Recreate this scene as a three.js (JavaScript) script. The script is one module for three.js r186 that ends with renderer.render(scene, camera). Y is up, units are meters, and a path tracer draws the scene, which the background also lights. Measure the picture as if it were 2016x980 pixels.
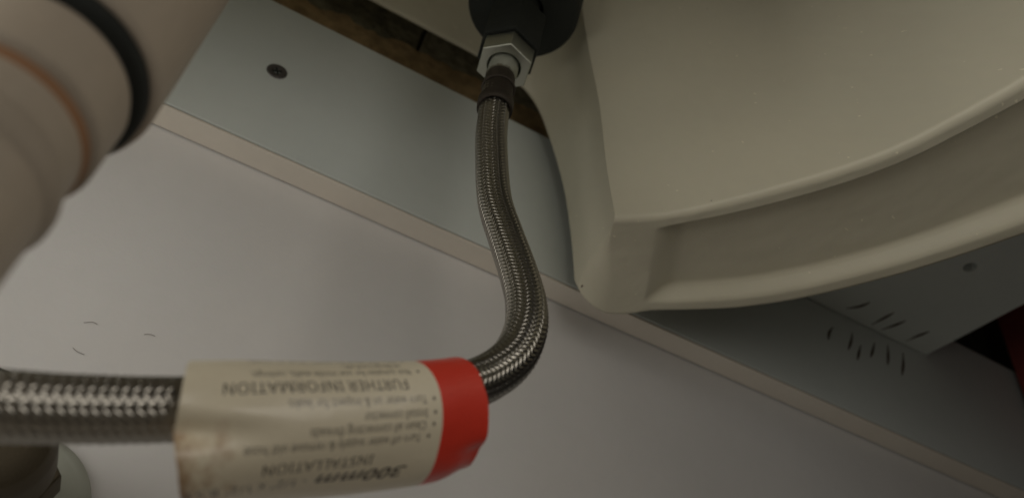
import * as THREE from 'three';
import { mergeGeometries, mergeVertices, toCreasedNormals } from 'three/addons/utils/BufferGeometryUtils.js';
import { RoundedBoxGeometry } from 'three/addons/geometries/RoundedBoxGeometry.js';
import { RectAreaLightUniformsLib } from 'three/addons/lights/RectAreaLightUniformsLib.js';
import { ImprovedNoise } from 'three/addons/math/ImprovedNoise.js';

// World: x runs along the mounting rail, y is up, z comes out of the wall towards the viewer.
const V = (x, y, z) => new THREE.Vector3(x, y, z);
const scene = new THREE.Scene();
scene.background = new THREE.Color().setRGB(0.005, 0.005, 0.005);   // the dim room around

// ---- camera: a phone held low, looking up under the basin ----
const camera = new THREE.PerspectiveCamera(36.2, 1024 / 497, 0.01, 20);
camera.position.set(0, 0.30, 0.30);
camera.up.set(-0.4008, 0.7284, 0.5557);
camera.lookAt(0.2415, 0.9691, -0.4028);
camera.focus = 0.285;
camera.userData.fStop = 8.5;
scene.add(camera);

const renderer = new THREE.WebGLRenderer({ antialias: true });
renderer.toneMapping = THREE.LinearToneMapping;
renderer.toneMappingExposure = 0.86;
renderer.shadowMap.enabled = true;
renderer.setSize(1024, 497);

// ---- the light: unseen soft lamp on the left, smaller added fill in front, both outside the frame ----
RectAreaLightUniformsLib.init();
const LAMPS = [
  { name: 'unseen_left_lamp', label: 'large square white lamp out of view, lighting the wall and rail from the left', pos: V(-0.42, 0.40, 0.24), aim: V(0, 0.50, 0.02), size: 0.42, color: 0xfffaf0, power: 1.95 },
  { name: 'added_fill_light', label: 'small square fill light added out of view to brighten the label and hose', pos: V(0.10, 0.46, 0.42), aim: V(0.02, 0.42, 0.04), size: 0.2, color: 0xfff8ec, power: 1.8 },
];
for (const k of LAMPS) {
  const l = new THREE.RectAreaLight(k.color, k.power, k.size, k.size);
  l.position.copy(k.pos); l.lookAt(k.aim); l.castShadow = true; scene.add(l);
}

// ---------------------------------------------------------------- helpers
let seed = 7;
const rnd = () => { seed = (seed * 1664525 + 1013904223) >>> 0; return seed / 4294967296; };
const perlin = new ImprovedNoise();
const noise = (x, y, z = 0) => perlin.noise(x, y, z);
const fbm = (x, y, z = 0, o = 4) => { let s = 0, a = 0.5; for (let i = 0; i < o; i++) { s += a * noise(x, y, z + i * 7.3); x *= 2.03; y *= 2.03; a *= 0.5; } return s; };
const clamp = (v, a = 0, b = 1) => Math.min(b, Math.max(a, v));
const smooth = (a, b, v) => { const t = clamp((v - a) / (b - a)); return t * t * (3 - 2 * t); };
const lerp = (a, b, t) => a + (b - a) * t;
const taken = {};
function numbered(n) { const k = taken[n] ?? 0; taken[n] = k + 1; return k ? `${n}_${String(k).padStart(3, '0')}` : n; }
function thing(name, label, category, group) {
  const g = new THREE.Group(); g.name = numbered(name); g.userData = { label, category };
  if (group) g.userData.group = group;
  scene.add(g); return g;
}
function part(name, geo, mat, parent) {
  const m = new THREE.Mesh(geo, mat); m.name = name; m.castShadow = m.receiveShadow = true; parent.add(m); return m;
}
function boxAt(x0, x1, y0, y1, z0, z1, r = 0.0004) {
  const g = new RoundedBoxGeometry(x1 - x0, y1 - y0, z1 - z0, 2, r); g.translate((x0 + x1) / 2, (y0 + y1) / 2, (z0 + z1) / 2); return planarUV(g);
}
function planarUV(g) {          // uv in metres by the face's main direction
  const p = g.attributes.position, n = g.attributes.normal, uv = new Float32Array(p.count * 2);
  for (let i = 0; i < p.count; i++) {
    const ax = Math.abs(n.getX(i)), ay = Math.abs(n.getY(i)), az = Math.abs(n.getZ(i));
    const [a, b] = az >= ax && az >= ay ? [p.getX(i), p.getY(i)] : ay >= ax ? [p.getX(i), p.getZ(i)] : [p.getZ(i), p.getY(i)];
    uv[2 * i] = a; uv[2 * i + 1] = b;
  }
  g.setAttribute('uv', new THREE.BufferAttribute(uv, 2)); return g;
}
function grid(rows, cols, f, closeCols = false) {     // f(i, j) -> Vector3
  const pos = [], uv = [], idx = [];
  for (let i = 0; i < rows; i++) for (let j = 0; j < cols; j++) { const v = f(i, j); pos.push(v.x, v.y, v.z); uv.push(v.x + v.z * 0.6, v.y + v.z * 0.7); }
  for (let i = 0; i < rows - 1; i++) for (let j = 0; j < cols - 1 + (closeCols ? 1 : 0); j++) {
    const a = i * cols + j, b = i * cols + (j + 1) % cols, c = a + cols, d = b + cols; idx.push(a, c, b, b, c, d);
  }
  const g = new THREE.BufferGeometry();
  g.setAttribute('position', new THREE.Float32BufferAttribute(pos, 3)); g.setAttribute('uv', new THREE.Float32BufferAttribute(uv, 2));
  g.setIndex(idx); g.computeVertexNormals(); return g;
}
function dataTex(size, metres, f, srgb = true) {      // tileable enough for its size; f(u, v) -> [r, g, b] 0..1
  const d = new Uint8Array(size * size * 4);
  for (let y = 0; y < size; y++) for (let x = 0; x < size; x++) {
    const c = f(x / size, y / size), k = (y * size + x) * 4;
    for (let q = 0; q < 3; q++) d[k + q] = clamp(c[q]) * 255; d[k + 3] = 255;
  }
  const t = new THREE.DataTexture(d, size, size); t.wrapS = t.wrapT = THREE.MirroredRepeatWrapping; t.magFilter = THREE.LinearFilter; t.minFilter = THREE.LinearMipmapLinearFilter; t.generateMipmaps = true;
  t.repeat.set(1 / metres, 1 / metres); if (srgb) t.colorSpace = THREE.SRGBColorSpace; t.needsUpdate = true; return t;
}
const toS = (v) => v <= 0.0031308 ? v * 12.92 : 1.055 * Math.pow(v, 1 / 2.4) - 0.055;
function mottled(size, metres, base, amp, coarse, specks) {
  return dataTex(size, metres, (u, v) => {
    let n = 1 + amp * (fbm(u * coarse, v * coarse, 1.7) * 1.2 + 0.5 * fbm(u * coarse * 9, v * coarse * 9, 4.1));
    const warm = 0.02 * fbm(u * coarse * 0.7, v * coarse * 0.7, 9.2);
    if (specks) { const s = noise(u * 160, v * 160, 3.3); if (s > specks) n *= 1.35; if (s < -specks - 0.05) n *= 0.62; }
    return [toS(base[0] * n * (1 + warm)), toS(base[1] * n), toS(base[2] * n * (1 - warm))];
  });
}
const bumpTex = (size, metres, k) => dataTex(size, metres, (u, v) => { const n = 0.5 + 0.5 * fbm(u * k, v * k, 2.2, 5); return [n, n, n]; }, false);
// frames along a curve, kept from twisting
function frames(curve, n) {
  const P = curve.getSpacedPoints(n), out = []; let N = null;
  for (let i = 0; i <= n; i++) {
    const T = P[Math.min(n, i + 1)].clone().sub(P[Math.max(0, i - 1)]).normalize();
    if (!N) N = V(0.3, 0.1, 1);
    N = N.clone().sub(T.clone().multiplyScalar(N.dot(T))).normalize();
    out.push({ p: P[i], T, N, B: T.clone().cross(N) });
  }
  return out;
}
function tubeAlong(fr, radius, sides = 40) {
  return grid(fr.length, sides, (i, j) => { const f = fr[i], a = j / sides * Math.PI * 2, r = typeof radius === 'function' ? radius(i / (fr.length - 1)) : radius; return f.p.clone().addScaledVector(f.N, r * Math.cos(a)).addScaledVector(f.B, r * Math.sin(a)); }, true);
}
const orient = (g, from, dir) => g.applyQuaternion(new THREE.Quaternion().setFromUnitVectors(V(0, 1, 0), dir.clone().normalize())).translate(from.x, from.y, from.z);
function hexPrism(af, h, bevel, bore = 0) {           // along +y from 0 to h, rounded corners as on a turned nut
  const R = af / Math.sqrt(3), s = new THREE.Shape();
  for (let k = 0; k < 6; k++) { const a = k * Math.PI / 3; k ? s.lineTo(R * Math.cos(a), R * Math.sin(a)) : s.moveTo(R, 0); }
  s.closePath();
  if (bore) { const hole = new THREE.Path(); hole.absarc(0, 0, bore, 0, Math.PI * 2, true); s.holes.push(hole); }
  const g = new THREE.ExtrudeGeometry(s, { depth: h - 2 * bevel, bevelEnabled: true, bevelThickness: bevel, bevelSize: bevel, bevelOffset: -bevel, bevelSegments: 3, curveSegments: 32 });
  g.translate(0, 0, bevel); g.rotateX(-Math.PI / 2); return g;
}
const lathe = (pts, seg = 64) => new THREE.LatheGeometry(pts.map(([r, y]) => new THREE.Vector2(r, y)), seg);

// ---------------------------------------------------------------- materials
const std = (o) => new THREE.MeshStandardMaterial(o), phys = (o) => new THREE.MeshPhysicalMaterial(o);
const fineBump = bumpTex(512, 0.05, 24), peelBump = bumpTex(512, 0.09, 16), roughBump = bumpTex(512, 0.06, 10);
const M = {
  wall: phys({ map: mottled(1024, 0.5, [0.71, 0.70, 0.69], 0.05, 7), roughness: 0.55, bumpMap: fineBump, bumpScale: 0.00006 }),
  rail: phys({ map: mottled(1024, 0.4, [0.68, 0.73, 0.71], 0.05, 6), roughness: 0.42, bumpMap: fineBump, bumpScale: 0.00005 }),
  band: phys({ map: mottled(512, 0.3, [0.79, 0.735, 0.65], 0.06, 7), roughness: 0.5, bumpMap: fineBump, bumpScale: 0.00008 }),
  core: std({ map: mottled(512, 0.08, [0.22, 0.16, 0.1], 0.5, 20), roughness: 1 }),
  ceramic: phys({ map: mottled(1024, 0.35, [0.62, 0.59, 0.465], 0.05, 6, 0.75), roughness: 0.46, clearcoat: 0.12, clearcoatRoughness: 0.3, bumpMap: peelBump, bumpScale: 0.00012 }),
  brick: std({ map: mottled(512, 0.09, [0.27, 0.245, 0.15], 0.9, 9, 0.4), roughness: 1, bumpMap: roughBump, bumpScale: 0.0016 }),
  brick2: std({ map: mottled(512, 0.08, [0.30, 0.265, 0.165], 0.8, 12, 0.42), roughness: 1, bumpMap: roughBump, bumpScale: 0.0018 }),
  mortar: std({ map: mottled(512, 0.08, [0.06, 0.05, 0.03], 0.8, 14), roughness: 1 }),
  plaster: std({ map: mottled(512, 0.07, [0.50, 0.35, 0.17], 0.6, 9, 0.5), roughness: 0.95, bumpMap: roughBump, bumpScale: 0.0008 }),
  steel: std({ color: new THREE.Color().setRGB(0.42, 0.40, 0.36), metalness: 1, roughness: 0.28 }),
  tubeDark: std({ color: new THREE.Color().setRGB(0.03, 0.03, 0.028), roughness: 0.7 }),
  nickel: std({ color: new THREE.Color().setRGB(0.50, 0.52, 0.46), metalness: 1, roughness: 0.42, bumpMap: fineBump, bumpScale: 0.0002 }),
  ferrule: std({ map: mottled(256, 0.03, [0.055, 0.045, 0.035], 0.5, 8), metalness: 0.5, roughness: 0.5, bumpMap: fineBump, bumpScale: 0.0001 }),
  black: std({ map: mottled(256, 0.04, [0.012, 0.015, 0.012], 0.4, 8), roughness: 0.8, bumpMap: fineBump, bumpScale: 0.0001 }),
  pvc: phys({ map: mottled(512, 0.15, [0.42, 0.355, 0.28], 0.08, 6), roughness: 0.5, bumpMap: fineBump, bumpScale: 0.00008 }),
  washer: std({ color: new THREE.Color().setRGB(0.30, 0.15, 0.07), roughness: 0.8 }),
  brass: std({ map: mottled(256, 0.04, [0.11, 0.09, 0.06], 0.5, 8), metalness: 0.7, roughness: 0.5, bumpMap: fineBump, bumpScale: 0.0002 }),
  gunmetal: std({ color: new THREE.Color().setRGB(0.17, 0.16, 0.165), metalness: 0.8, roughness: 0.45 }),
  gouge: std({ color: new THREE.Color().setRGB(0.07, 0.045, 0.03), roughness: 1 }),
  maroon: std({ map: mottled(256, 0.2, [0.20, 0.04, 0.035], 0.3, 5), roughness: 0.7 }),
  floor: phys({ map: mottled(512, 0.6, [0.42, 0.38, 0.33], 0.12, 6), roughness: 0.6 }),
  hair: std({ color: new THREE.Color().setRGB(0.12, 0.09, 0.07), roughness: 0.7 }),
};

// ---------------------------------------------------------------- the setting: wall and bricks
{
  const wall = part('wall', boxAt(-0.55, 0.75, 0.05, 0.684, -0.0042, 0, 0.0004), M.wall, scene);
  wall.userData = { kind: 'structure', label: 'smooth white wall panel behind the hose', category: 'wall' };

  const bw = new THREE.Group(); bw.name = 'brick_wall'; bw.userData = { kind: 'structure', label: 'rough bare brick and old plaster showing above the white rail', category: 'wall' }; scene.add(bw);
  part('mortar', boxAt(-0.55, 0.75, 0.64, 1.0, -0.10, -0.0105, 0.001), M.mortar, bw);
  const roughBrick = (x0, x1, y0, y1, k) => {
    const g = new RoundedBoxGeometry(x1 - x0, y1 - y0, 0.03, 6, 0.0022).translate((x0 + x1) / 2, (y0 + y1) / 2, -0.021);
    const p = g.attributes.position;
    for (let i = 0; i < p.count; i++) { const x = p.getX(i), y = p.getY(i); p.setXYZ(i, x + 0.0011 * noise(y * 260, k), y + 0.0014 * noise(x * 230, k + 3), p.getZ(i) + 0.0012 * noise(x * 140, y * 140, k)); }
    return planarUV(g);
  };
  const xs = [-0.30, -0.205, -0.108, 0.0136, 0.118, 0.21, 0.31, 0.42];
  for (let k = 0; k < xs.length - 1; k++) part('brick', roughBrick(xs[k] + 0.0006, xs[k + 1] - 0.0006, 0.66, 0.752 + (k % 3) * 0.001, k * 5.1), k % 2 ? M.brick2 : M.brick, bw);
  for (let k = 0; k < 6; k++) part('brick', roughBrick(-0.26 + k * 0.1 + 0.0006, -0.16 + k * 0.1 - 0.0006, 0.7565, 0.82, 50 + k * 5.1), k % 2 ? M.brick : M.brick2, bw);
  // torn skirt of ochre plaster left along the foot of the bricks
  const s = new THREE.Shape(); s.moveTo(-0.30, 0.66);
  const edge = (x) => 0.716 - 0.05 * smooth(-0.02, -0.08, x) * 0.12 + 0.009 * fbm(x * 60, 1.3, 0, 5) * 2 + 0.004 * noise(x * 24, 8.1) + 0.003 * smooth(0.0, 0.06, x);
  s.lineTo(0.36, 0.66);
  for (let i = 0; i <= 330; i++) { const x = 0.36 - 0.66 * i / 330; s.lineTo(x, edge(x)); }
  s.closePath();
  part('plaster', planarUV(new THREE.ExtrudeGeometry(s, { depth: 0.0022, bevelEnabled: true, bevelThickness: 0.0006, bevelSize: 0.0006, bevelSegments: 2 }).translate(0, 0, -0.0078)), M.plaster, bw);
}

{
  const f = part('floor', boxAt(-1.0, 1.0, 0.08, 0.10, -0.1, 1.2, 0.002), M.floor, scene);  // out of view, set close below to bounce light onto the undersides
  f.userData = { kind: 'structure', label: 'pale floor out of view, placed to bounce light up under the basin', category: 'floor' };
}

// ---------------------------------------------------------------- mounting rail
{
  const r = thing('mounting_rail', 'long white board fixed along the wall with a cream edge strip and one dark screw', 'rail');
  part('board', boxAt(-0.55, 0.70, 0.5638, 0.669, 0.0006, 0.0165, 0.0003), M.rail, r);
  part('edge_band', boxAt(-0.55, 0.70, 0.5620, 0.5632, 0.0010, 0.0158, 0.0003), M.band, r);
  part('core', boxAt(-0.548, 0.698, 0.5628, 0.5645, 0.0020, 0.0152, 0.0002), M.core, r);
  // countersunk cross-head screw
  const sc = V(-0.0499, 0.6164, 0.0165);
  const head = part('screw', orient(lathe([[0.0001, -0.0006], [0.0012, -0.0005], [0.0017, 0.0003], [0.0030, 0.0005], [0.0046, 0.0006], [0.0053, 0.0003], [0.0055, -0.001]], 40), sc, V(0, 0, 1)), M.gunmetal, r);
  const c1 = new THREE.BoxGeometry(0.0052, 0.0010, 0.0010).rotateZ(0.5).translate(sc.x, sc.y, sc.z + 0.0001), c2 = new THREE.BoxGeometry(0.0010, 0.0052, 0.00098).rotateZ(0.5).translate(sc.x, sc.y, sc.z + 0.0001);
  part('recess', mergeGeometries([c1, c2]), M.black, head);
  const gouge = (a, b, parent, w) => {
    const mid = a.clone().lerp(b, 0.5).add(V((rnd() - 0.5) * 0.003, (rnd() - 0.5) * 0.002, 0)); if (parent.userData.flat) mid.y = a.y;
    const c = new THREE.CatmullRomCurve3([a, mid, b]);
    part('gouge', tubeAlong(frames(c, 14), (t) => w * (0.25 + 0.9 * Math.sin(Math.PI * Math.pow(t, 1.4)) * (0.8 + 0.4 * rnd() * 0.3)), 8), M.gouge, parent);
  };
  const z = 0.0166;
  for (const [x0, y0, x1, y1] of [[.3247, .6251, .3183, .6119], [.3416, .6288, .3348, .6115], [.3474, .6212, .3414, .6065], [.3609, .6294, .354, .6141], [.3732, .633, .3688, .6146], [.3867, .6327, .3803, .6116]]) gouge(V(x0, y0, z), V(x1, y1, z), r, 0.0009);

  const b = thing('support_board', 'white board with a drilled hole fixed flat under the basin beside the rail', 'board'); b.userData.flat = true;
  const sh = new THREE.Shape(); sh.moveTo(0.24, 0.0172); sh.lineTo(0.409, 0.0172); sh.lineTo(0.4135, 0.16); sh.lineTo(0.24, 0.16); sh.closePath();
  const hole = new THREE.Path(); hole.absellipse(0.3602, 0.0938, 0.0040, 0.0036, 0, Math.PI * 2, true); sh.holes.push(hole);
  const bg = new THREE.ExtrudeGeometry(sh, { depth: 0.0155, bevelEnabled: true, bevelThickness: 0.0004, bevelSize: 0.0004, bevelOffset: -0.0004, bevelSegments: 2, curveSegments: 24 });
  bg.rotateX(Math.PI / 2).translate(0, 0.6559, 0);
  part('panel', planarUV(bg), M.rail, b);
  for (const [x0, z0, x1, z1] of [[.3321, .0231, .3392, .0368], [.3569, .0202, .3582, .0380], [.3654, .0197, .3701, .0364], [.3869, .0207, .39, .0373]]) gouge(V(x0, 0.64, z0), V(x1, 0.64, z1), b, 0.0009);
  b.userData = { label: b.userData.label, category: b.userData.category };

  const m = thing('maroon_board', 'dark red board in the gap beyond the drilled white board', 'board');
  part('panel', boxAt(0.50, 0.516, 0.60, 0.86, 0.02, 0.20, 0.001), M.maroon, m);
}

// ---------------------------------------------------------------- ceramic basin
{
  const basin = thing('ceramic_basin', 'cream glazed ceramic basin with a curved hollow foot hanging beside the hose', 'basin');
  const Y0 = 0.54;
  const C2 = (pts) => new THREE.CatmullRomCurve3(pts.map(([x, z]) => V(x, 0, z)), false, 'centripetal');
  const front = C2([[.1151, .0925], [.1303, .1051], [.1441, .1221], [.1563, .1392], [.1672, .1561], [.1768, .1727], [.1839, .1899], [.1887, .2077], [.1931, .2271], [.196, .25], [.196, .28], [.19, .31]]);
  const rear = C2([[.1351, .0310], [.1585, .0428], [.1785, .0572], [.2001, .0770], [.2181, .1004], [.2396, .1383], [.2561, .1775], [.268, .215], [.274, .26], [.272, .31]]);
  const interp = (tab, y) => { if (y <= tab[0][1]) return tab[0][0]; for (let k = 1; k < tab.length; k++) if (y <= tab[k][1]) return lerp(tab[k - 1][0], tab[k][0], (y - tab[k - 1][1]) / (tab[k][1] - tab[k - 1][1])); return tab[tab.length - 1][0]; };
  const fil = (t) => 0.0125 * smooth(0, 0.8, t);
  const foot = (s, t) => {               // point of the underside
    const a = front.getPointAt(s), b = rear.getPointAt(s), p = a.lerp(b, t);
    p.x += fil(t) * (1 - smooth(0, 0.12, s));
    const rs = smooth(0.075, 0.135, s);
    const up = smooth(0.10, 0.15, t) * (1 - smooth(0.78, 0.88, t));
    p.y = Y0 + 0.0075 * rs * up + 0.0005 * fbm(s * 14, t * 5);
    const rr = smooth(0.955, 1, t); p.y += 0.006 * rr * rr; if (t < 0.05) { const q = 1 - t / 0.05; p.y += 0.0030 * (1 - Math.sqrt(Math.max(0, 1 - q * q))); }
    return p;
  };
  const rearP = [[.1340, .540], [.1305, .5511], [.1246, .5821], [.1158, .617], [.1034, .6491], [.0916, .6725], [.0838, .6815], [.0754, .6868], [.0498, .6924], [.0106, .6934], [-.045, .694], [-.175, .695]];
  const frontP = [[.1172, .534], [.1151, .5432], [.109, .57], [.1011, .615], [.0917, .653], [.0852, .683], [.0800, .710], [.0755, .738], [.067, .762], [.045, .776], [.0, .780], [-.06, .778], [-.175, .770]];
  const cv = (pts) => new THREE.CatmullRomCurve3(pts.map(([x, y]) => V(x, y, 0)), false, 'centripetal');
  const rc = cv(rearP), fc = cv(frontP);
  const E2 = []; for (let k = 0; k <= 400; k++) { const p = fc.getPoint(k / 400); if (p.x < 0.0757) break; E2.push([p.x, p.y]); }
  E2.push([.0750, .76], [.0745, .80]);
  const S = 150, rowsIn = 26, rowsFt = 80, rowsOut = 8;
  const shell = grid(S, rowsIn + rowsFt + rowsOut, (i, j) => {
    const s = Math.pow(i / (S - 1), 1.25);
    if (j < rowsIn) {                    // inner face, from the top down
      const y = lerp(0.80, Y0 + 0.0034, Math.pow(j / rowsIn, 0.8)), p = front.getPointAt(s);
      p.x += (interp(E2, y) - 0.1151) * (1 - smooth(0, 0.45, s)) + fil(0) * 0.2 * (1 - smooth(0, 0.12, s)) * smooth(0.555, 0.54, y);
      p.y = y; return p;
    }
    if (j < rowsIn + rowsFt) return foot(s, Math.pow((j - rowsIn) / (rowsFt - 1), 1.5));
    const k = (j - rowsIn - rowsFt + 1) / rowsOut, p = foot(s, 1); p.y = lerp(p.y, 0.74, k); return p;
  });
  // left end: side wall sweeping up into the ledge under the tap, sharing its foot with the underside
  const R2 = 110, back = 5;
  const columns = [];
  for (let j = 0; j < rowsFt; j++) {
    const t = Math.pow(j / (rowsFt - 1), 1.5), q = foot(0, t), r = fil(t), line = [];
    const prof = []; for (let k = 0; k <= 300; k++) { const u = Math.pow(k / 300, 1.5); prof.push(fc.getPoint(u).lerp(rc.getPoint(u), t)); }
    const yEnd = q.y + r + 0.0004, first = prof.findIndex((p) => p.y > yEnd), base = prof[first].x;
    for (let k = 0; k < 12; k++) { const al = k / 12 * Math.PI / 2; line.push(V(lerp(q.x, base, Math.sin(al)), q.y + (yEnd - q.y) * (1 - Math.cos(al)), q.z)); }
    for (let k = first; k <= 300; k++) line.push(V(prof[k].x, prof[k].y, q.z));
    const cum = [0]; for (let k = 1; k < line.length; k++) cum.push(cum[k - 1] + line[k].distanceTo(line[k - 1]));
    const col = []; let m = 0;
    for (let k = 0; k < R2; k++) { const d = Math.pow(k / (R2 - 1), 1.5) * cum[cum.length - 1]; while (m < line.length - 2 && cum[m + 1] < d) m++; const w = (d - cum[m]) / Math.max(1e-9, cum[m + 1] - cum[m]); col.push(line[m].clone().lerp(line[m + 1], clamp(w))); }
    columns.push(col);
  }
  for (let k = 1; k <= back; k++) { const w = k / back; columns.push(columns[rowsFt - 1].map((p) => V(p.x + 0.005 * w * w, p.y + 0.006 * w * w, p.z - 0.004 * Math.sin(w * Math.PI / 2)))); }
  const nc = columns.length, side = grid(R2, nc, (i, j) => columns[nc - 1 - j][i].clone());
  // ledge continues over the viewer
  const ledge = grid(2 * 20, 12, (i, j) => { const f = fc.getPoint(lerp(0.50, 1, i / 39)); return V(f.x, f.y + 0.0004, lerp(.20, .0925, j / 11)); });
  for (const g of [shell, side, ledge]) g.deleteAttribute('normal');
  const body = mergeVertices(mergeGeometries([shell, side, ledge]), 2e-5); body.computeVertexNormals();
  part('bowl', body, M.ceramic, basin);
  // unseen slab at the far end of the ledge, placed to shade the upper rail
  const ap = new RoundedBoxGeometry(0.022, 0.185, 0.235, 12, 0.009).translate(-0.176, 0.6225, 0.1495);
  { const p = ap.attributes.position; for (let i = 0; i < p.count; i++) if (p.getY(i) < 0.62) p.setY(i, p.getY(i) - 0.055 * smooth(0.115, 0.165, p.getZ(i))); ap.computeVertexNormals(); }
  part('unseen_left_blocker', planarUV(ap), M.ceramic, basin);
  part('unseen_front_blocker', planarUV(new RoundedBoxGeometry(0.245, 0.22, 0.02, 5, 0.008).translate(-0.0525, 0.690, 0.2)), M.ceramic, basin);  // out of view, placed to keep front light off the tap cavity
  part('chip', new THREE.IcosahedronGeometry(0.0006, 1).scale(0.6, 1.5, 1).translate(0.1262, 0.5385, 0.0460), M.gouge, basin);
}

// ---------------------------------------------------------------- tap tail and its black back nut
const NUT = V(0.0485, 0.597, 0.0955);
{
  const t = thing('tap_tail', 'threaded tap tail with a black plastic back nut under the basin ledge', 'tap fitting');
  const g = lathe([[0.0001, 0.608], [0.0098, 0.608], [0.0098, 0.62]].concat(Array.from({ length: 108 }, (_, i) => [i % 2 ? 0.0104 : 0.0094, 0.621 + i * 0.0014])), 40);
  part('threaded_tail', g.translate(NUT.x, 0, NUT.z), M.black, t);
  const wing = hexPrism(0.027, 0.030, 0.0012, 0.0106).rotateY(0.32).translate(NUT.x, 0.6105, NUT.z);
  const nutPart = part('back_nut', toCreasedNormals(wing, 0.5), M.black, t);
  part('flange', lathe([[0.0106, 0.652], [0.027, 0.652], [0.029, 0.654], [0.030, 0.676], [0.028, 0.678], [0.0106, 0.680], [0.0106, 0.775]], 56).translate(NUT.x + 0.002, 0, NUT.z), M.black, nutPart);
}

// ---------------------------------------------------------------- braided hose
const hosePts = [[.0482, .5929, .0945], [.0489, .5727, .0955], [.0508, .5525, .0954], [.0531, .537, .0965], [.058, .5079, .101], [.0635, .4871, .1072], [.0681, .4674, .1142], [.0704, .4515, .1199], [.0702, .439, .1235], [.0669, .426, .1256], [.0586, .4141, .1271], [.0455, .4025, .1315], [.0254, .39, .1355], [.0041, .3779, .1394], [-.0115, .3705, .1398], [-.0268, .3643, .14], [-.0383, .3596, .1416], [-.049, .3557, .1427], [-.070, .3505, .143], [-.090, .350, .137], [-.104, .354, .115], [-.107, .363, .085], [-.100, .371, .060], [-.088, .3755, .049]].map((p) => V(...p));
const hoseCurve = new THREE.CatmullRomCurve3(hosePts, false, 'centripetal');
{
  const h = thing('flexible_hose', 'braided stainless steel water hose bending from the tap tail round to the wall valve', 'hose');
  const R = 0.0065, L = hoseCurve.getLength(), n = 460, fr = frames(hoseCurve, n);
  part('inner_tube', tubeAlong(fr, R - 0.00055, 36), M.tubeDark, h);
  // braid: two families of flat four-wire strands going over and under one another
  const N = 20, turns = L / 0.0405, geos = [], W = 7;
  const uEnd = 1 - 0.0;
  for (const dir of [1, -1]) for (let i = 0; i < N; i++) {
    const rows = n + 1, g = grid(rows, W, (r, c) => {
      const s = r / n * uEnd, th0 = dir * s * turns * Math.PI * 2 + i / N * Math.PI * 2;
      const other = th0 + dir * s * turns * Math.PI * 2;
      const f = fr[r], across = (c / (W - 1) - 0.5) * 2;
      // the strand's width is laid across its own heading
      const half = 0.00076, head = Math.atan2(R * turns * Math.PI * 2, L);
      const dth = across * half * Math.cos(head) / R * dir * -1, dax = across * half * Math.sin(head);
      const th = th0 + dth;
      const lift = 0.00030 * dir * Math.cos(Math.PI / 2 * (N * other / (Math.PI * 2) + i - 0.5));
      const wire = 0.00011 * Math.abs(Math.sin((c / (W - 1)) * Math.PI * 3)) - 0.00016 * across * across;
      const rad = R + lift + wire + 0.00006 * noise(s * 300, i * 3.1 + dir * 50, 2);
      return f.p.clone().addScaledVector(f.T, dax).addScaledVector(f.N, rad * Math.cos(th)).addScaledVector(f.B, rad * Math.sin(th));
    });
    geos.push(g);
  }
  const br = part('braid', mergeGeometries(geos), M.steel, h); br.userData = { kind: 'stuff' };
  // upper end: crimped ferrule, stem and hex nut
  const ax = hosePts[1].clone().sub(hosePts[0]).normalize(), top = V(0.0484, 0.5925, 0.0948);
  const ferr = part('ferrule', orient(lathe([[0.0066, 0.0255], [0.0079, 0.0262], [0.0081, 0.0235], [0.0080, 0.0200], [0.0068, 0.0180], [0.0070, 0.0040], [0.0068, 0.0015], [0.0052, 0.0008]], 48), top, ax), M.ferrule, h);
  part('crimp_ring', orient(new THREE.TorusGeometry(0.0072, 0.0007, 10, 48).rotateX(Math.PI / 2).translate(0, 0.010, 0), top, ax), M.ferrule, ferr);
  const stem = V(NUT.x, NUT.y - 0.006, NUT.z);
  part('stem', lathe([[0.0050, -0.004], [0.0056, 0.001], [0.0056, 0.004], [0.0070, 0.0050], [0.0070, 0.012]], 40).translate(stem.x, stem.y, stem.z), M.nickel, h);
  part('hex_nut', toCreasedNormals(hexPrism(0.0235, 0.011, 0.0009, 0.0078), 0.5).rotateY(0.32).translate(NUT.x, NUT.y + 0.002, NUT.z), M.nickel, h);
}

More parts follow.
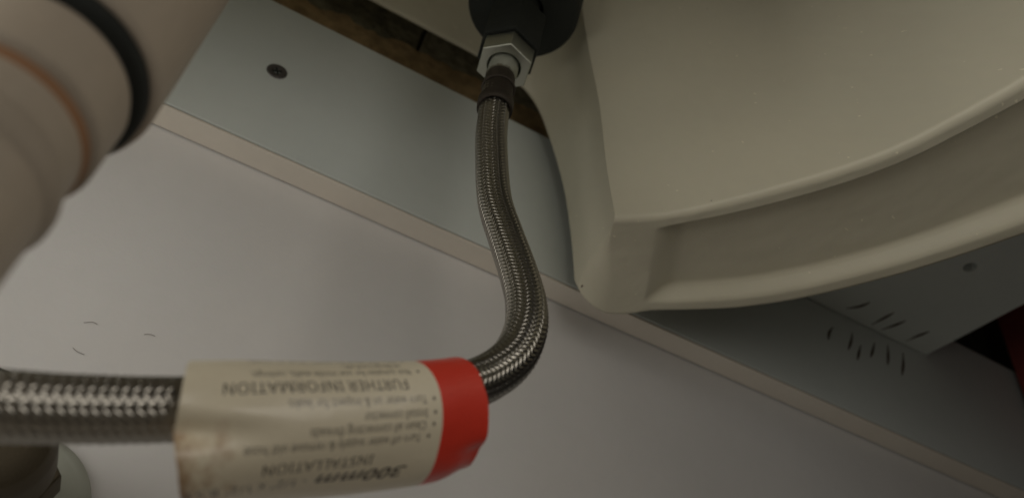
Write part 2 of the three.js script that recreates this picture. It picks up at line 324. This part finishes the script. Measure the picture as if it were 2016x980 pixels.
// ---------------------------------------------------------------- paper label round the hose
{
  const cw = 2048, ch = 2048, cvs = document.createElement('canvas'); cvs.width = cw; cvs.height = ch;
  const x = cvs.getContext('2d');
  x.fillStyle = '#f3e9d0'; x.fillRect(0, 0, cw, ch);
  // paper fibre, grubby blots along the open end
  for (let i = 0; i < 5000; i++) { const v = rnd(); x.fillStyle = v > 0.5 ? 'rgba(255,248,232,0.10)' : 'rgba(120,95,60,0.07)'; x.fillRect(rnd() * cw, rnd() * ch, 3 + rnd() * 22, 2 + rnd() * 5); }
  for (let i = 0; i < 260; i++) { const px = Math.pow(rnd(), 2.6) * 300, py = 1000 + rnd() * 700; x.fillStyle = `rgba(128,86,46,${0.04 + 0.06 * rnd()})`; x.beginPath(); x.ellipse(px, py, 8 + rnd() * 34, 8 + rnd() * 46, rnd() * 3, 0, 7); x.fill(); }
  const RED = 0.80;
  x.fillStyle = '#e8412e'; x.fillRect(cw * RED, 0, cw * (1 - RED), ch);
  for (let i = 0; i < 900; i++) { x.fillStyle = rnd() > 0.5 ? 'rgba(225,70,50,0.10)' : 'rgba(120,15,10,0.10)'; x.fillRect(cw * RED + rnd() * cw * 0.19, rnd() * ch, 3 + rnd() * 16, 2 + rnd() * 6); }
  const row = (deg) => (deg + 180) / 360 * ch;
  const say = (txt, u0, u1, deg, px, style = '', color = '#3b3128') => {
    u0 -= 0.03; u1 -= 0.03; x.save(); x.translate(u0 * cw, row(deg)); x.rotate(Math.PI); x.font = `${style} ${px}px sans-serif`; x.fillStyle = color; x.textAlign = 'left'; x.textBaseline = 'middle';
    const w = x.measureText(txt).width; x.scale((u0 - u1) * cw / w, 1); x.fillText(txt, 0, 0); x.restore();
  };
  const bullet = (u, deg) => { x.fillStyle = '#3b3128'; x.beginPath(); x.arc((u - 0.03) * cw, row(deg), 10, 0, 7); x.fill(); };
  say('300mm', 0.735, 0.43, 51, 104, 'italic bold', '#3a3028');
  say('- 1/2" x 1/2" B.S.P', 0.40, 0.03, 51.5, 88, '', '#54463a');
  say('INSTALLATION', 0.60, 0.25, 32, 78, '', '#352b23');
  const lines = [['Turn off water supply & remove old hose', 0.755, 0.20, 15], ['Clean all connecting threads', 0.77, 0.375, 4], ['Install connector', 0.775, 0.545, -6.5], ['Turn water on & inspect for leaks', 0.775, 0.315, -18.5]];
  for (const [t, a, b, d] of lines) { say(t, a, b, d, 56); bullet(a + 0.028, d); }
  say('FURTHER INFORMATION', 0.725, 0.14, -34, 82, '', '#352b23');
  say('Not suitable for use inside walls, ceilings,', 0.755, 0.22, -48, 56); bullet(0.783, -48);
  say('underground etc.', 0.74, 0.52, -59, 56);
  say('Do not stretch, twist, kink or crush', 0.745, 0.22, -72, 56); bullet(0.773, -72);
  const tex = new THREE.CanvasTexture(cvs); tex.colorSpace = THREE.SRGBColorSpace; tex.anisotropy = 8;
  const mat = phys({ map: tex, roughness: 0.5, clearcoat: 0.6, clearcoatRoughness: 0.22, bumpMap: fineBump.clone(), bumpScale: 0.00005 });
  mat.bumpMap.repeat.set(6, 6); mat.bumpMap.needsUpdate = true;

  const axis = new THREE.CatmullRomCurve3([[-.0105, .3662, .1355], [.0064, .3747, .1343], [.028, .386, .1311], [.0420, .3938, .1288], [.0530, .4010, .1262]].map((p) => V(...p)), false, 'centripetal');
  const nu = 120, nv = 180, pts = axis.getSpacedPoints(nu);
  const eye = V(0, 0.30, 0.30);            // the printed side of the loop faces out of the cabinet
  const surf = (i, j, inner) => {
    const u = i / nu, phi = (j / nv) * 360 - 180, a = phi * Math.PI / 180;
    const T = pts[Math.min(nu, i + 1)].clone().sub(pts[Math.max(0, i - 1)]).normalize();
    const c = pts[i], F = eye.clone().sub(pts[60]); F.addScaledVector(T, -F.dot(T)).normalize();
    const D = T.clone().cross(F).normalize();          // towards the underside
    let r = lerp(0.0156, 0.0148, u);
    r += 0.0007 * Math.cos(2 * a + 1.0 + u * 1.5) + 0.0004 * Math.sin(3 * a + u * 4);
    r += 0.00035 * fbm(u * 5, phi / 50, 1.1);
    // crease pinched in from the open end
    const w = Math.exp(-Math.pow((u - 0.10) / 0.13, 2));
    r += w * (0.0011 * Math.exp(-Math.pow((phi + 16 - u * 20) / 9, 2)) - 0.0016 * Math.exp(-Math.pow((phi + 2 - u * 20) / 12, 2)));
    r -= 0.0016 * smooth(0.86, 1, u) * smooth(20, 65, phi) + 0.0008 * smooth(0.8, 1, u) * Math.exp(-Math.pow((phi - 45) / 12, 2));
    r -= 0.0034 * Math.exp(-Math.pow((phi + 6) / 15, 2)) * Math.pow(1 - smooth(0, 0.20, u), 1.4);
    if (inner) r -= 0.00022;
    const ragged = i === nu ? 0.0007 * fbm(phi / 22, 3.3) : i === 0 ? 0.0005 * fbm(phi / 25, 6.3) : 0;
    const cut = 0.012 * (1 - Math.cos(a)) / 2 * (1 - smooth(0, 0.5, u)) * (1 - u);
    return c.clone().addScaledVector(T, ragged + cut).addScaledVector(F, r * Math.cos(a)).addScaledVector(D, r * Math.sin(a));
  };
  const build = (inner) => {
    const g = grid(nu + 1, nv + 1, (i, j) => surf(i, j, inner));
    const uv = g.attributes.uv; for (let i = 0; i <= nu; i++) for (let j = 0; j <= nv; j++) uv.setXY(i * (nv + 1) + j, i / nu, 1 - j / nv);
    return g;
  };
  const rim = (i) => { const g = grid(2, nv + 1, (q, j) => surf(i, j, q === 1)); const uv = g.attributes.uv; for (let k = 0; k < uv.count; k++) uv.setXY(k, i ? 0.99 : 0.01, 1 - (k % (nv + 1)) / nv); return g; };
  const lab = part('paper_label', mergeGeometries([build(false), build(true), rim(0), rim(nu)]), mat, scene);
  lab.userData = { label: 'off white printed paper label with a red end wrapped loosely round the braided hose', category: 'label' };
}

// ---------------------------------------------------------------- white waste pipe, close to the lens
{
  const w = thing('waste_pipe', 'white plastic waste pipe with a ribbed collar rising beside the mounting rail', 'pipe');
  const axis = V(-0.116, 0.963, -0.244).normalize(), at = V(-0.0571, 0.4067, 0.1793);
  const P = (pts) => orient(lathe(pts.map(([a, b]) => [a * 0.93, b * 0.93]), 96), at, axis);
  const lower = part('lower_tube', P([[0.0160, -0.16], [0.0165, -0.050], [0.0166, -0.0425], [0.0172, -0.0415], [0.0178, -0.0395], [0.0178, -0.0375], [0.0171, -0.0355], [0.0168, -0.034], [0.0168, -0.0255]]), M.pvc, w);
  part('washer', P([[0.0165, -0.0262], [0.0173, -0.0256], [0.0173, -0.0238], [0.0166, -0.0232]]), M.washer, lower);
  part('collar', P([[0.0166, -0.0234], [0.0180, -0.0228], [0.0185, -0.0214], [0.0187, -0.0060], [0.0182, -0.0040], [0.0166, -0.0034]]), M.pvc, w);
  part('seal', P([[0.0160, -0.0036], [0.0198, -0.0032], [0.0206, -0.0018], [0.0206, 0.0006], [0.0160, 0.0010]]), M.black, w);
  part('upper_tube', P([[0.0165, 0.0008], [0.0206, 0.0006], [0.0218, 0.0012], [0.0222, 0.003], [0.0222, 0.135], [0.0215, 0.137], [0.0001, 0.137]]), M.pvc, w);
}

// ---------------------------------------------------------------- wall valve
{
  const v = thing('wall_valve', 'tarnished brass stop valve with a round metal cover plate on the wall under the hose', 'valve');
  const ax = V(-0.055, 0.381, 0);
  const Z = (pts, seg = 56) => orient(lathe(pts, seg), ax, V(0, 0, 1));
  part('cover_plate', Z([[0.0266, 0.0002], [0.0268, 0.0012], [0.0262, 0.0030], [0.0225, 0.0060], [0.0160, 0.0080], [0.0112, 0.0088]]), M.nickel, v);
  part('inlet_tube', Z([[0.0078, 0.0], [0.0078, 0.03]]), M.brass, v);
  part('inlet_nut', orient(toCreasedNormals(hexPrism(0.030, 0.016, 0.0012, 0.0078), 0.5).rotateY(0.3), V(ax.x, ax.y, 0.018), V(0, 0, 1)), M.brass, v);
  part('body', Z([[0.0078, 0.033], [0.0140, 0.034], [0.0160, 0.040], [0.0160, 0.054], [0.0145, 0.060], [0.009, 0.063], [0.0001, 0.0632]]), M.brass, v);
  part('outlet', orient(lathe([[0.0085, 0], [0.0085, 0.018], [0.0075, 0.020], [0.0070, 0.03]], 40), V(-0.060, 0.380, 0.048), V(-1, -0.14, 0.02)), M.brass, v);
  part('outlet_nut', orient(toCreasedNormals(hexPrism(0.0225, 0.014, 0.001, 0.0072), 0.5), V(-0.075, 0.378, 0.0485), V(-1, -0.14, 0.02)), M.nickel, v);
  part('lever', boxAt(-0.085, -0.0585, 0.3975, 0.4012, 0.050, 0.060, 0.0015), M.black, v);
  part('lever_stem', lathe([[0.004, 0.388], [0.004, 0.399]], 24).translate(-0.064, 0, 0.052), M.brass, v);
}

// ---------------------------------------------------------------- stray hairs on the wall
for (const [pts, label] of [
  [[[-.0648, .4535, .0003], [-.062, .4549, .0006], [-.0602, .4548, .0003]], 'short dark hair stuck to the white wall above the two others'],
  [[[-.0631, .4423, .0003], [-.0612, .4413, .0006], [-.0582, .4412, .0003]], 'curved dark hair stuck low on the white wall'],
  [[[-.0432, .4578, .0003], [-.0412, .4587, .0005], [-.0392, .4588, .0003]], 'faint dark hair stuck to the white wall away from the valve'],
]) {
  const c = new THREE.CatmullRomCurve3(pts.map((p) => V(...p)));
  const m = part(numbered('hair'), tubeAlong(frames(c, 12), 0.00008, 6), M.hair, scene);
  m.userData = { label, category: 'hair', group: 'hairs on the wall' };
}

// ---------------------------------------------------------------- housings of the unseen left lamp and the added fill (out of frame)
for (const k of LAMPS) {
  const l = thing(k.name, k.label, 'lamp'); l.position.copy(k.pos); l.lookAt(k.aim);
  part('housing', new RoundedBoxGeometry(k.size + 0.02, k.size + 0.02, 0.02, 3, 0.004).translate(0, 0, -0.018), M.pvc, l);
  part('diffuser', new THREE.PlaneGeometry(k.size, k.size).translate(0, 0, -0.004), std({ color: 0x000000, emissive: k.color, emissiveIntensity: 0.3 }), l);
}

scene.traverse((o) => { if (o.isMesh) { o.castShadow = true; o.receiveShadow = true; } });
renderer.render(scene, camera);
